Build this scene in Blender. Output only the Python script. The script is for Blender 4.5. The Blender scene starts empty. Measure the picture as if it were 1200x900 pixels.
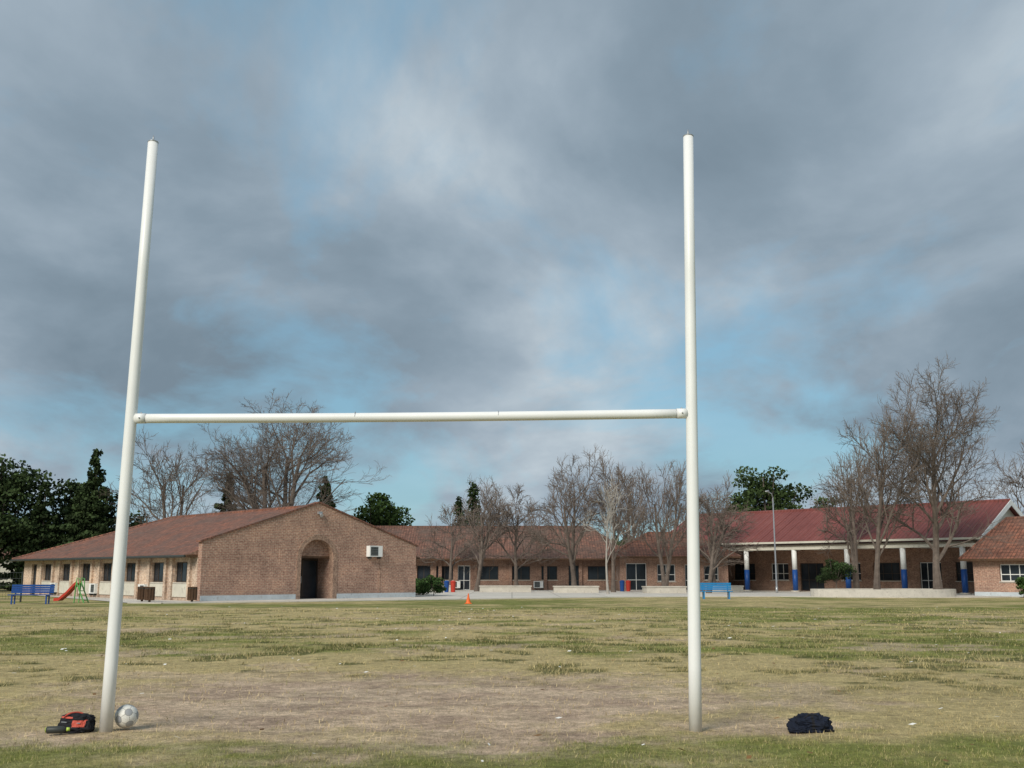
import bpy, math, random
import numpy as np
from mathutils import Vector
R=math.radians
sc=bpy.context.scene
sc.view_settings.view_transform='Standard'; sc.view_settings.look='None'; sc.view_settings.exposure=0
random.seed(4)

# ------------------------------------------------------------ materials
def newmat(name):
    m=bpy.data.materials.new(name); m.use_nodes=True
    nt=m.node_tree; b=nt.nodes['Principled BSDF']
    return m,nt,b
def N(nt,t,**k):
    n=nt.nodes.new(t)
    for a,v in k.items(): setattr(n,a,v)
    return n
def L(nt,a,b): nt.links.new(a,b)
def ramp(nt,src,stops):
    r=N(nt,'ShaderNodeValToRGB'); e=r.color_ramp.elements
    while len(e)<len(stops): e.new(.5)
    for i,(p,c) in enumerate(stops):
        e[i].position=p; e[i].color=(c[0],c[1],c[2],1)
    L(nt,src,r.inputs[0]); return r.outputs[0]
def mixc(nt,f,a,b,mode='MIX'):
    m=N(nt,'ShaderNodeMix',data_type='RGBA',blend_type=mode)
    if isinstance(f,(int,float)): m.inputs[0].default_value=f
    else: L(nt,f,m.inputs[0])
    for v,i in ((a,6),(b,7)):
        if isinstance(v,tuple): m.inputs[i].default_value=(*v[:3],1)
        else: L(nt,v,m.inputs[i])
    return m.outputs[2]
def noise(nt,scale,detail=5,vec=None,rough=.6,dist=0):
    n=N(nt,'ShaderNodeTexNoise'); n.inputs['Scale'].default_value=scale; n.inputs['Detail'].default_value=detail
    n.inputs['Roughness'].default_value=rough; n.inputs['Distortion'].default_value=dist
    if vec is None:
        vec=N(nt,'ShaderNodeTexCoord').outputs['Object']
    L(nt,vec,n.inputs['Vector']); return n.outputs['Fac']
def bump(nt,b,h,st=.3,dist=.02):
    n=N(nt,'ShaderNodeBump'); n.inputs['Strength'].default_value=st; n.inputs['Distance'].default_value=dist
    L(nt,h,n.inputs['Height']); L(nt,n.outputs[0],b.inputs['Normal'])
def plain(name,c,rough=.6,var=.15,scale=3,metal=0,dirt=None):
    m,nt,b=newmat(name)
    f=noise(nt,scale,6)
    lo=tuple(x*(1-var) for x in c); hi=tuple(min(1,x*(1+var)) for x in c)
    col=ramp(nt,f,[(.3,lo),(.7,hi)])
    if dirt:
        f2=noise(nt,scale*4,8)
        mk=ramp(nt,f2,[(.52,(0,0,0)),(.75,(1,1,1))])
        col=mixc(nt,mk,col,dirt)
    L(nt,col,b.inputs['Base Color']); b.inputs['Roughness'].default_value=rough; b.inputs['Metallic'].default_value=metal
    b.inputs['Specular IOR Level'].default_value=.3
    return m
def wallvec(nt):
    tc=N(nt,'ShaderNodeTexCoord'); s=N(nt,'ShaderNodeSeparateXYZ'); L(nt,tc.outputs['Object'],s.inputs[0])
    a=N(nt,'ShaderNodeMath',operation='ADD'); L(nt,s.outputs[0],a.inputs[0]); L(nt,s.outputs[1],a.inputs[1])
    c=N(nt,'ShaderNodeCombineXYZ'); L(nt,a.outputs[0],c.inputs[0]); L(nt,s.outputs[2],c.inputs[1])
    return c.outputs[0],s,tc.outputs['Object']
def brickmat(name,c1,c2,mortar,big=1.0):
    m,nt,b=newmat(name)
    v,s,o=wallvec(nt)
    br=N(nt,'ShaderNodeTexBrick'); L(nt,v,br.inputs['Vector'])
    br.inputs['Scale'].default_value=1; br.inputs['Brick Width'].default_value=.27*big; br.inputs['Row Height'].default_value=.09*big
    br.inputs['Mortar Size'].default_value=.012; br.inputs['Color1'].default_value=(*c1,1); br.inputs['Color2'].default_value=(*c2,1)
    br.inputs['Mortar'].default_value=(*mortar,1); br.inputs['Bias'].default_value=0
    f=noise(nt,.7,8,vec=o,rough=.72)
    k=ramp(nt,f,[(.3,(.62,.60,.60)),(.5,(1,1,1)),(.72,(1.35,1.3,1.22))])
    col=mixc(nt,1.0,br.outputs[0],k,'MULTIPLY')
    f2=noise(nt,9,3,vec=o)
    k2=ramp(nt,f2,[(.3,(.6,.57,.55)),(.7,(1.35,1.35,1.35))])
    col=mixc(nt,1.0,col,k2,'MULTIPLY')
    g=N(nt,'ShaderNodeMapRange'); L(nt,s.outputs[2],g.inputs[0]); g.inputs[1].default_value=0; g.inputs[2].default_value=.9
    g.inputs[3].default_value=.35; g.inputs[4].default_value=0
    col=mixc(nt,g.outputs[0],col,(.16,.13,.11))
    L(nt,col,b.inputs['Base Color']); b.inputs['Roughness'].default_value=.9
    bump(nt,b,br.outputs['Fac'],-.4,.01)
    return m
def tilemat(name,c1,c2,c3):
    m,nt,b=newmat(name)
    v,s,o=wallvec(nt)
    br=N(nt,'ShaderNodeTexBrick'); L(nt,o,br.inputs['Vector']); br.offset=0
    br.inputs['Scale'].default_value=1; br.inputs['Brick Width'].default_value=.24; br.inputs['Row Height'].default_value=.36
    br.inputs['Mortar Size'].default_value=.03; br.inputs['Color1'].default_value=(*c1,1); br.inputs['Color2'].default_value=(*c2,1)
    br.inputs['Mortar'].default_value=(c1[0]*.35,c1[1]*.35,c1[2]*.35,1)
    f=noise(nt,.6,9,vec=o,rough=.75)
    k=ramp(nt,f,[(.40,(0,0,0)),(.62,(1,1,1))])
    col=mixc(nt,k,br.outputs[0],c3)
    f2=noise(nt,3.5,7,vec=o,rough=.75)
    k2=ramp(nt,f2,[(.33,(.45,.45,.45)),(.67,(1.5,1.5,1.5))])
    col=mixc(nt,1.0,col,k2,'MULTIPLY')
    L(nt,col,b.inputs['Base Color']); b.inputs['Roughness'].default_value=.85
    bump(nt,b,br.outputs['Fac'],-.6,.04)
    return m
def attrmat(name,rough=.9,fine=None,tl=0,bumps=None):
    m,nt,b=newmat(name)
    a=N(nt,'ShaderNodeAttribute'); a.attribute_name='Col'
    col=a.outputs['Color']
    if fine:
        for sc_,lo,hi in fine:
            f=noise(nt,sc_,6,rough=.7)
            k=ramp(nt,f,[(.32,(lo,)*3),(.68,(hi,)*3)])
            col=mixc(nt,1.0,col,k,'MULTIPLY')
    L(nt,col,b.inputs['Base Color']); b.inputs['Roughness'].default_value=rough
    b.inputs['Specular IOR Level'].default_value=.12
    if bumps:
        bump(nt,b,noise(nt,bumps,8,rough=.75),.8,.03)
    return m

M={}
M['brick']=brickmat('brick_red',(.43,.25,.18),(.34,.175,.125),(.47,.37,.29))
M['brick_b']=brickmat('brick_sunlit',(.60,.46,.35),(.50,.35,.25),(.62,.52,.42))  # hall side-wall brick; sunlight on that face is put into the lighter colour
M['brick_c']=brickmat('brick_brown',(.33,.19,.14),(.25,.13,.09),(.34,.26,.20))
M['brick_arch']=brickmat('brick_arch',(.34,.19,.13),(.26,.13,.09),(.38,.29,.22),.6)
M['tile']=tilemat('roof_tiles',(.31,.125,.075),(.24,.095,.06),(.14,.08,.06))
M['tile2']=tilemat('roof_tiles_old',(.26,.12,.08),(.19,.09,.065),(.12,.078,.06))
M['white']=plain('white_paint',(.80,.80,.77),.35,.05,2)
M['cream']=plain('cream_render',(.6,.57,.48),.8,.1,1,dirt=(.42,.39,.33))
M['plinth']=plain('plinth_paint',(.50,.55,.58),.7,.1,2,dirt=(.35,.36,.36))
M['glass']=plain('window_glass',(.025,.032,.04),.08,.5,.7)
M['dark']=plain('dark_interior',(.03,.028,.026),.8)
M['frame']=plain('dark_frame',(.06,.045,.035),.5)
M['wood']=plain('brown_wood',(.10,.055,.03),.7,.3,8)
M['blue']=plain('blue_paint',(.015,.07,.26),.4,.12,3)
M['bench_blue']=plain('bright_blue_paint',(.02,.21,.45),.5,.1,3)
M['red']=plain('red_plastic',(.50,.05,.03),.4)
M['green']=plain('green_plastic',(.12,.36,.10),.4)
M['orange']=plain('orange_plastic',(.85,.16,.03),.45)
M['metal']=plain('galvanised_steel',(.45,.46,.47),.4,.1,3,.6)
M['darkmetal']=plain('dark_steel',(.05,.055,.05),.5,.1,3,.2)
M['bark']=plain('tree_bark',(.15,.12,.10),.95,.35,3)
M['bark_w']=plain('pale_bark',(.36,.33,.29),.95,.2,3)
M['black']=plain('black_fabric',(.012,.012,.015),.8,.3,20)
M['navy']=plain('navy_fabric',(.008,.012,.025),.85,.4,15)
M['coral']=plain('coral_fabric',(.50,.09,.06),.7,.2,15)
M['conc']=plain('kerb_concrete',(.55,.51,.44),.9,.12,2,dirt=(.36,.33,.28))
def metalroof():
    m,nt,b=newmat('red_sheet_roof')
    tc=N(nt,'ShaderNodeTexCoord'); w=N(nt,'ShaderNodeTexWave',wave_type='BANDS',bands_direction='Y'); L(nt,tc.outputs['Object'],w.inputs[0])
    w.inputs['Scale'].default_value=1.0; w.inputs['Distortion'].default_value=0
    f=noise(nt,.35,8,rough=.75)
    col=ramp(nt,f,[(.3,(.18,.055,.048)),(.55,(.235,.075,.064)),(.75,(.29,.115,.095))])
    k=ramp(nt,w.outputs['Fac'],[(0,(.72,.72,.72)),(.25,(1,1,1))])
    col=mixc(nt,1.0,col,k,'MULTIPLY')
    f2=noise(nt,6,8,rough=.8); k2=ramp(nt,f2,[(.35,(.75,.75,.75)),(.7,(1.2,1.2,1.2))]); col=mixc(nt,1.0,col,k2,'MULTIPLY')
    L(nt,col,b.inputs['Base Color']); b.inputs['Roughness'].default_value=.6; b.inputs['Specular IOR Level'].default_value=.25
    bump(nt,b,w.outputs['Fac'],.5,.03); return m
M['redroof']=metalroof()
def postmat():
    m,nt,b=newmat('post_paint')
    f=noise(nt,1.2,6); col=ramp(nt,f,[(.3,(.80,.80,.78)),(.7,(.88,.88,.86))])
    f2=noise(nt,26,8,rough=.8); mk=ramp(nt,f2,[(.66,(0,0,0)),(.78,(1,1,1))])
    col=mixc(nt,mk,col,(.42,.38,.33))
    tc=N(nt,'ShaderNodeTexCoord'); s=N(nt,'ShaderNodeSeparateXYZ'); L(nt,tc.outputs['Object'],s.inputs[0])
    g=N(nt,'ShaderNodeMapRange'); L(nt,s.outputs[2],g.inputs[0]); g.inputs[1].default_value=0; g.inputs[2].default_value=.25; g.inputs[3].default_value=.55; g.inputs[4].default_value=0
    f3=noise(nt,9,5); mm=N(nt,'ShaderNodeMath',operation='MULTIPLY'); L(nt,g.outputs[0],mm.inputs[0]); L(nt,f3,mm.inputs[1])
    col=mixc(nt,mm.outputs[0],col,(.30,.23,.15))
    L(nt,col,b.inputs['Base Color']); b.inputs['Roughness'].default_value=.42; return m
M['post']=postmat()
def pavemat():
    m,nt,b=newmat('concrete_paving')
    tc=N(nt,'ShaderNodeTexCoord')
    br=N(nt,'ShaderNodeTexBrick'); br.offset=0; L(nt,tc.outputs['Object'],br.inputs['Vector'])
    br.inputs['Scale'].default_value=1; br.inputs['Brick Width'].default_value=3; br.inputs['Row Height'].default_value=3
    br.inputs['Mortar Size'].default_value=.03; br.inputs['Color1'].default_value=(.66,.61,.54,1); br.inputs['Color2'].default_value=(.60,.56,.50,1); br.inputs['Mortar'].default_value=(.35,.32,.28,1)
    f=noise(nt,.5,9,rough=.75); k=ramp(nt,f,[(.3,(.75,.73,.70)),(.65,(1.08,1.08,1.08))])
    col=mixc(nt,1.0,br.outputs[0],k,'MULTIPLY'); L(nt,col,b.inputs['Base Color']); b.inputs['Roughness'].default_value=.9; return m
M['pave']=pavemat()

# ------------------------------------------------------------ mesh builder
class MB:
    def __init__(s): s.v=[]; s.f=[]; s.m=[]; s.mats=[]
    def mi(s,mat):
        mat=M[mat] if isinstance(mat,str) else mat
        if mat not in s.mats: s.mats.append(mat)
        return s.mats.index(mat)
    def poly(s,pts,mat):
        i=len(s.v); s.v+= [tuple(p) for p in pts]; s.f.append(tuple(range(i,i+len(pts)))); s.m.append(s.mi(mat))
    def box(s,x0,x1,y0,y1,z0,z1,mat):
        i=len(s.v)
        s.v+=[(x0,y0,z0),(x1,y0,z0),(x1,y1,z0),(x0,y1,z0),(x0,y0,z1),(x1,y0,z1),(x1,y1,z1),(x0,y1,z1)]
        for q in ((3,2,1,0),(4,5,6,7),(0,1,5,4),(1,2,6,5),(2,3,7,6),(3,0,4,7)):
            s.f.append(tuple(i+a for a in q)); s.m.append(s.mi(mat))
    def tube(s,pts,rads,mat,n=8,caps=True):
        mi=s.mi(mat); base=len(s.v); P=[Vector(p) for p in pts]
        for k,p in enumerate(P):
            d=(P[min(k+1,len(P)-1)]-P[max(k-1,0)])
            if d.length<1e-9: d=Vector((0,0,1))
            d.normalize()
            a=Vector((0,1,0)) if abs(d.y)<.8 else Vector((1,0,0))
            u=d.cross(a).normalized(); w=d.cross(u)
            for j in range(n):
                t=2*math.pi*j/n; q=p+(u*math.cos(t)+w*math.sin(t))*rads[k]
                s.v.append((q.x,q.y,q.z))
        for k in range(len(P)-1):
            for j in range(n):
                a=base+k*n+j; b=base+k*n+(j+1)%n
                s.f.append((a,b,b+n,a+n)); s.m.append(mi)
        if caps:
            s.f.append(tuple(base+j for j in range(n))[::-1]); s.m.append(mi)
            e=base+(len(P)-1)*n; s.f.append(tuple(e+j for j in range(n))); s.m.append(mi)
    def slab(s,poly,z0,z1,mat):
        n=len(poly); s.poly([(x,y,z1) for x,y in poly],mat)
        for i in range(n):
            a=poly[i]; b=poly[(i+1)%n]
            s.poly([(a[0],a[1],z0),(b[0],b[1],z0),(b[0],b[1],z1),(a[0],a[1],z1)],mat)
    def obj(s,name,parent=None,smooth=False,loc=None,rot=None):
        me=bpy.data.meshes.new(name); me.from_pydata(s.v,[],s.f)
        for m in s.mats: me.materials.append(m)
        me.polygons.foreach_set('material_index',s.m)
        if smooth: me.polygons.foreach_set('use_smooth',[True]*len(s.f))
        me.update()
        o=bpy.data.objects.new(name,me); sc.collection.objects.link(o)
        if parent: o.parent=parent
        if loc: o.location=loc
        if rot is not None: o.rotation_euler=(0,0,rot)
        return o
def empty(name,loc=(0,0,0),rot=0):
    o=bpy.data.objects.new(name,None); sc.collection.objects.link(o); o.location=loc; o.rotation_euler=(0,0,rot); return o

def wall(mb,o,du,dn,length,h,th,ops,mat):
    o=Vector(o);du=Vector(du);dn=Vector(dn)
    us=sorted(set([0,length]+[a for q in ops for a in q[:2]])); zs=sorted(set([0,h]+[a for q in ops for a in q[2:4]]))
    def solid(i,j):
        if i<0 or j<0 or i>=len(us)-1 or j>=len(zs)-1: return False
        uc=(us[i]+us[i+1])/2; zc=(zs[j]+zs[j+1])/2
        return not any(q[0]<uc<q[1] and q[2]<zc<q[3] for q in ops)
    P=lambda u,z,d: o+du*u+dn*d+Vector((0,0,z))
    for i in range(len(us)-1):
        for j in range(len(zs)-1):
            if not solid(i,j): continue
            a,b,c,d=us[i],us[i+1],zs[j],zs[j+1]
            mb.poly([P(a,c,0),P(b,c,0),P(b,d,0),P(a,d,0)],mat)
            mb.poly([P(a,c,th),P(a,d,th),P(b,d,th),P(b,c,th)],mat)
            if not solid(i-1,j): mb.poly([P(a,c,0),P(a,d,0),P(a,d,th),P(a,c,th)],mat)
            if not solid(i+1,j): mb.poly([P(b,c,0),P(b,c,th),P(b,d,th),P(b,d,0)],mat)
            if not solid(i,j-1): mb.poly([P(a,c,0),P(a,c,th),P(b,c,th),P(b,c,0)],mat)
            if not solid(i,j+1): mb.poly([P(a,d,0),P(b,d,0),P(b,d,th),P(a,d,th)],mat)
def obox(mb,o,du,dn,u0,u1,d0,d1,z0,z1,mat):
    o=Vector(o);du=Vector(du);dn=Vector(dn)
    P=[o+du*u+dn*d+Vector((0,0,z)) for z in (z0,z1) for (u,d) in ((u0,d0),(u1,d0),(u1,d1),(u0,d1))]
    for q in ((3,2,1,0),(4,5,6,7),(0,1,5,4),(1,2,6,5),(2,3,7,6),(3,0,4,7)): mb.poly([P[a] for a in q],mat)
def window(mb,o,du,dn,q,fm='frame',bars=1,sill=True,dep=.14,rail=False):
    u0,u1,z0,z1=q; t=.06
    obox(mb,o,du,dn,u0+.01,u1-.01,dep+.03,dep+.05,z0+.01,z1-.01,'glass')
    for a,b,c,d in ((u0,u0+t,z0,z1),(u1-t,u1,z0,z1),(u0+t,u1-t,z0,z0+t),(u0+t,u1-t,z1-t,z1)):
        obox(mb,o,du,dn,a+.002,b-.002,dep,dep+.06,c+.002,d-.002,fm)
    for k in range(bars):
        uc=u0+(u1-u0)*(k+1)/(bars+1); obox(mb,o,du,dn,uc-.025,uc+.025,dep+.004,dep+.055,z0+t,z1-t,fm)
    if rail: obox(mb,o,du,dn,u0+t,u1-t,dep+.006,dep+.052,z0+(z1-z0)*.38,z0+(z1-z0)*.38+.05,fm)
    if sill: obox(mb,o,du,dn,u0-.06,u1+.06,-.05,dep-.004,z0-.06,z0-.002,'conc')
def hiproof(mb,x0,x1,y0,y1,ze,zr,axis,h0,h1,mat,th=.14,soff='wood'):
    if axis=='x':
        ym=(y0+y1)/2; A=(x0+h0,ym,zr); B=(x1-h1,ym,zr)
        c=[(x0,y0,ze),(x1,y0,ze),(x1,y1,ze),(x0,y1,ze)]
        F=[[c[0],c[1],B,A],[c[2],c[3],A,B],[c[3],c[0],A],[c[1],c[2],B]]
        hips=[(c[0],A,h0),(c[3],A,h0),(c[1],B,h1),(c[2],B,h1)]
    else:
        xm=(x0+x1)/2; A=(xm,y0+h0,zr); B=(xm,y1-h1,zr)
        c=[(x0,y0,ze),(x1,y0,ze),(x1,y1,ze),(x0,y1,ze)]
        F=[[c[3],c[0],A,B],[c[1],c[2],B,A],[c[0],c[1],A],[c[2],c[3],B]]
        hips=[(c[0],A,h0),(c[1],A,h0),(c[2],B,h1),(c[3],B,h1)]
    hz=[None,None,h0,h1]
    for k,f in enumerate(F):
        if hz[k]==0:
            mb.poly(f,'brick_c'); continue
        mb.poly(f,mat)
    cl=[(p[0],p[1],ze-th) for p in c]
    for i in range(4): mb.poly([cl[i],cl[(i+1)%4],c[(i+1)%4],c[i]],soff)
    mb.poly(cl[::-1],soff)
    mb.tube([A,B],[.11,.11],mat,6)
    for a,b,h in hips:
        if h: mb.tube([a,b],[.09,.09],mat,6)
def acunit(mb,o,du,dn,u,z,w=.85,h=.6,d=.32):
    obox(mb,o,du,dn,u,u+w,-d,-.01,z,z+h,'white')
    obox(mb,o,du,dn,u+.08,u+w*.65,-d-.01,-d+.002,z+.06,z+h-.06,'darkmetal')
    for k in range(5):
        obox(mb,o,du,dn,u+.09,u+w*.65-.01,-d-.02,-d-.008,z+.1+k*(h-.2)/4,z+.115+k*(h-.2)/4,'metal')
    obox(mb,o,du,dn,u+.1,u+.14,-d,-.01,z-.12,z-.002,'darkmetal'); obox(mb,o,du,dn,u+w-.14,u+w-.1,-d,-.01,z-.12,z-.002,'darkmetal')

CA=math.atan2(.69,.724)
X=Vector((1,0,0)); Y=Vector((0,1,0))
# ------------------------------------------------------------ main brick hall (gable + long wing)
hall=empty('brick_hall',(-16.5,57,0),CA)
W=14.5; LN=26; cx=W/2
mb=MB()
top=lambda x:3.15+(5.5-3.15)*(1-abs(x-cx)/cx)
xs=sorted(set([0,W,cx,cx-1.1,cx+1.1]+[cx-1.1*math.cos(math.pi*k/16) for k in range(17)]+[2,4,10.5,12.5]))
T=.4
for a,b in zip(xs[:-1],xs[1:]):
    mid=(a+b)/2
    bo=lambda x:2.3+math.sqrt(max(0,1.21-(x-cx)**2))
    za,zb=(bo(a),bo(b)) if abs(mid-cx)<1.1 else (0,0)
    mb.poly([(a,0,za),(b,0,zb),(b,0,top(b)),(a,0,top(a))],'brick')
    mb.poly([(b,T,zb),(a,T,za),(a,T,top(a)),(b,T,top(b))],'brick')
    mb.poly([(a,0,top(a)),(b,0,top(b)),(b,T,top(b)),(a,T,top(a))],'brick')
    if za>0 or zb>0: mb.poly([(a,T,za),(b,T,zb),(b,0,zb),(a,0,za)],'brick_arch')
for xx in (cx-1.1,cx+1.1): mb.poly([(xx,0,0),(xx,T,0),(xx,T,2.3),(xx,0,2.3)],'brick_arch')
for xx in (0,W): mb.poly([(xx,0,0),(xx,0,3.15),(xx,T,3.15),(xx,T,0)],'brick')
mb.obj('gable_wall',hall)
mb=MB()
for sgn in (-1,1):
    xa=cx; xb=cx+sgn*(cx+.12)
    za=5.5; zb=3.15-.04
    pts=[(xa,-.07,za+.003),(xb,-.07,zb+.003),(xb,T+.05,zb+.003),(xa,T+.05,za+.003)]
    up=[(p[0],p[1],p[2]+.09) for p in pts]
    mb.poly(up,'tile'); mb.poly(pts[::-1],'tile')
    for i in range(4):
        j=(i+1)%4; mb.poly([pts[i],pts[j],up[j],up[i]],'tile')
mb.obj('gable_coping',hall)
mb=MB()
K=20
for k in range(K):
    a0=math.pi*k/K; a1=math.pi*(k+1)/K
    q=[(cx-r*math.cos(a),-.03,2.3+r*math.sin(a)) for r,a in ((1.1,a0),(1.38,a0),(1.38,a1),(1.1,a1))]
    mb.poly(q,'brick_arch')
    mb.poly([(q[1][0],-.03,q[1][2]),(q[1][0],-.001,q[1][2]),(q[2][0],-.001,q[2][2]),(q[2][0],-.03,q[2][2])],'brick_arch')
for s_ in (-1,1):
    a,b=sorted((cx+s_*1.1,cx+s_*1.38)); mb.box(a,b,-.03,-.001,.0,2.3,'brick_arch')
mb.obj('arch_surround',hall)
mb=MB()
mb.box(cx-1.35,cx-1.12,T+.01,2.2,0,3.4,'brick'); mb.box(cx+1.12,cx+1.35,T+.01,2.2,0,3.4,'brick')
mb.box(cx-1.12,cx+1.12,T+.01,2.2,3.42,3.5,'cream'); mb.box(cx-1.12,cx+1.12,2.2,2.3,0,3.4,'dark')
mb.box(cx-1.12,cx-1.04,1.6,1.68,0,2.3,'frame'); mb.box(cx+.0,cx+.08,1.6,1.68,0,2.3,'frame'); mb.box(cx+1.04,cx+1.12,1.6,1.68,0,2.3,'frame')
mb.box(cx-1.04,cx+1.04,1.6,1.68,2.22,2.32,'frame'); mb.box(cx-1.04,cx,1.63,1.65,.05,2.2,'glass'); mb.box(cx+.1,cx+1.02,1.63,1.65,.05,2.2,'glass')
mb.box(cx-.08,cx-.05,1.54,1.58,.9,1.3,'metal')
mb.obj('entrance_door',hall)
mb=MB()
mb.box(0.02,cx-1.39,-.035,-.001,0,.3,'plinth'); mb.box(cx+1.39,W-.02,-.035,-.001,0,.3,'plinth')
mb.obj('plinth_band',hall)
mb=MB(); acunit(mb,(0,0,0),X,Y,10.7,2.45,.95,.65,.35); mb.tube([(11.7,-.03,2.45),(11.7,-.03,.3)],[.015,.015],'brick_arch',6); mb.obj('air_conditioner',hall)
mb=MB(); mb.box(cx-.12,cx+.12,-.2,-.002,4.85,5.0,'metal'); mb.tube([(cx,-.18,4.86),(cx,-.32,4.76)],[.06,.11],'metal',8); mb.obj('wall_lamp',hall)
ws=[1.3,4.1,7.7,11.0,14.2,17.4,20.6]
ops=[(a-T,a-T+1.75,.98,2.08) for a in ws]+[(23.6-T,24.5-T,0.02,2.08)]
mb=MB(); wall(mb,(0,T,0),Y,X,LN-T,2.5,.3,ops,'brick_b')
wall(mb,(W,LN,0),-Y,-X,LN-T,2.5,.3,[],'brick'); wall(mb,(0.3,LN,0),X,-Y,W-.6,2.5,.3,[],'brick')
for a in ws:
    for k in (-.28,1.78): mb.box(-.14,-.002,a+k,a+k+.26,0,2.3,'brick_b')
    mb.box(-.06,-.003,a-.015,a+1.775,.2,.9,'cream')
mb.obj('side_walls',hall)
mb=MB()
for q in ops: window(mb,(0,T,0),Y,X,q,'frame',2 if q[1]-q[0]>1 else 0,q[2]>.5)
mb.obj('side_windows',hall)
mb=MB()
for a in (5.95,12.85,19.25): acunit(mb,(0,0,0),Y,X,a,.25,.85,.6,.33)
mb.obj('outdoor_units',hall)
mb=MB(); hiproof(mb,-.65,W+.65,T+.01,LN+.6,2.45,5.35,'y',0,7.9,'tile',.12,'wood')
mb.tube([(-.72,T+.1,2.36),(-.72,LN+.6,2.36)],[.07,.07],'darkmetal',6); mb.obj('tiled_roof',hall)

# ------------------------------------------------------------ middle classroom block
mid=empty('classroom_building',(-17,95,0),0)
mb=MB(); LM=27
ops=[]; kinds=[]
for a,w,z0,z1,k in ((2,1.6,1,2.1,'w'),(5.4,1.6,1,2.1,'w'),(8.6,1.2,.02,2.15,'d'),(10.3,1.5,.9,2.1,'w'),(12.2,1.1,.02,2.15,'d'),(14.2,1.6,.9,2.1,'w'),(17,1.6,.9,2.1,'w'),(19.6,1.4,.9,2.1,'w'),(22,1.0,.02,2.15,'d'),(23.7,1.8,.9,2.1,'w')):
    ops.append((a,a+w,z0,z1)); kinds.append(k)
wall(mb,(0,0,0),X,Y,LM,2.8,.3,ops,'brick_c')
wall(mb,(LM,.3,0),Y,-X,9.4,2.8,.3,[],'brick_c'); wall(mb,(0,10,0),X,-Y,LM,2.8,.3,[],'brick_c'); wall(mb,(0,.3,0),Y,X,9.4,2.8,.3,[],'brick_c')
for a in np.arange(1.2,LM,3.1): mb.box(a,a+.3,-.18,-.002,0,2.6,'brick_c')
mb.obj('walls',mid)
mb=MB()
for q,k in zip(ops,kinds): window(mb,(0,0,0),X,Y,q,'white' if int(q[0])%3==0 else 'frame',1,k=='w',rail=(k=='d'))
for a in (4.2,11.6,18.9): acunit(mb,(0,0,0),X,Y,a,.2)
mb.obj('windows_and_doors',mid)
mb=MB(); hiproof(mb,-.8,LM+.8,-1.0,11,2.75,5.75,'x',0,3.5,'tile2'); mb.obj('tiled_roof',mid)
ent=empty('entrance_pavilion',(9.0,89.5,0),0)
mb=MB(); ops=[(.5,2.2,.05,2.3),(3.1,4.6,.8,2.2),(5.4,6.4,.05,2.2),(7,8.2,.9,2.1)]
wall(mb,(0,0,0),X,Y,9,2.9,.3,ops,'brick'); wall(mb,(0,5.7,0),-Y,X,5.4,2.9,.3,[(1.5,3.2,.9,2.1)],'brick'); wall(mb,(9,.3,0),Y,-X,5.2,2.9,.3,[],'brick')
mb.obj('walls',ent)
mb=MB()
for q in ops: window(mb,(0,0,0),X,Y,q,'white',1,q[2]>.5,rail=True)
window(mb,(0,5.7,0),-Y,X,(1.5,3.2,.9,2.1),'white',1)
mb.obj('windows_and_doors',ent)
mb=MB(); hiproof(mb,-.9,9.9,-1.0,6.4,2.85,4.9,'x',3.6,3.6,'tile'); mb.obj('tiled_roof',ent)

# ------------------------------------------------------------ hall with red sheet roof and portico
gym=empty('red_roof_hall',(32.6,75,0),CA)
GL=28; GD=10.4
mb=MB(); ZE=3.95; ZR=6.75
mb.poly([(-.5,-.5,ZE),(-.5,GL+.5,ZE),(GD/2,GL+.5,ZR),(GD/2,-.5,ZR)][::-1],'redroof')
mb.poly([(GD+.5,-.5,ZE),(GD+.5,GL+.5,ZE),(GD/2,GL+.5,ZR),(GD/2,-.5,ZR)],'redroof')
for i in range(0,int((GL+1)/.9)):
    yy=-.4+i*.9
    mb.tube([(-.5,yy,ZE+.01),(GD/2,yy,ZR+.01)],[.022,.022],'redroof',4)
mb.tube([(GD/2,-.5,ZR),(GD/2,GL+.5,ZR)],[.14,.14],'redroof',6)
mb.obj('sheet_metal_roof',gym)
mb=MB()
for yy in (-.56,GL+.51):
    for xa,xb in ((-.5,GD/2),(GD+.5,GD/2)):
        p=[(xa,yy,ZE-.35),(xb,yy,ZR-.35),(xb,yy,ZR+.06),(xa,yy,ZE+.06)]; q=[(a,b+.05,c) for a,b,c in p]
        mb.poly(p,'white'); mb.poly(q[::-1],'white')
        for i in range(4): mb.poly([p[i],p[(i+1)%4],q[(i+1)%4],q[i]],'white')
mb.box(-.56,-.50,-.5,GL+.5,ZE-.14,ZE+.01,'cream')
mb.obj('fascia_boards',gym)
mb=MB()
for yy in (0,GL-.3):
    for d in (0,.3):
        mb.poly([(4,yy+d,0),(GD,yy+d,0),(GD,yy+d,ZE),(GD/2,yy+d,ZR-.1),(4,yy+d,ZR-.7)],'cream')
        mb.poly([(.25,yy+d,3.6),(4,yy+d,3.6),(4,yy+d,ZR-.7),(-.2,yy+d,ZE+.05)],'cream')
mb.obj('gable_walls',gym)
mb=MB(); ops=[]
for i,a in enumerate(np.arange(1.0,26,3.3)):
    ops.append((a,a+(1.7 if i%2 else 2.2),.05 if i%3==1 else .9,2.3))
wall(mb,(4.2,.3,0),Y,X,GL-.6,3.6,.3,ops,'brick_c'); wall(mb,(GD,.3,0),Y,-X,GL-.6,ZE,.3,[],'brick_c')
mb.obj('rear_walls',gym)
mb=MB()
for i,q in enumerate(ops): window(mb,(4.2,.3,0),Y,X,q,'white' if i%2 else 'frame',2,q[2]>.5,rail=True)
mb.obj('windows_and_doors',gym)
mb=MB()
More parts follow.
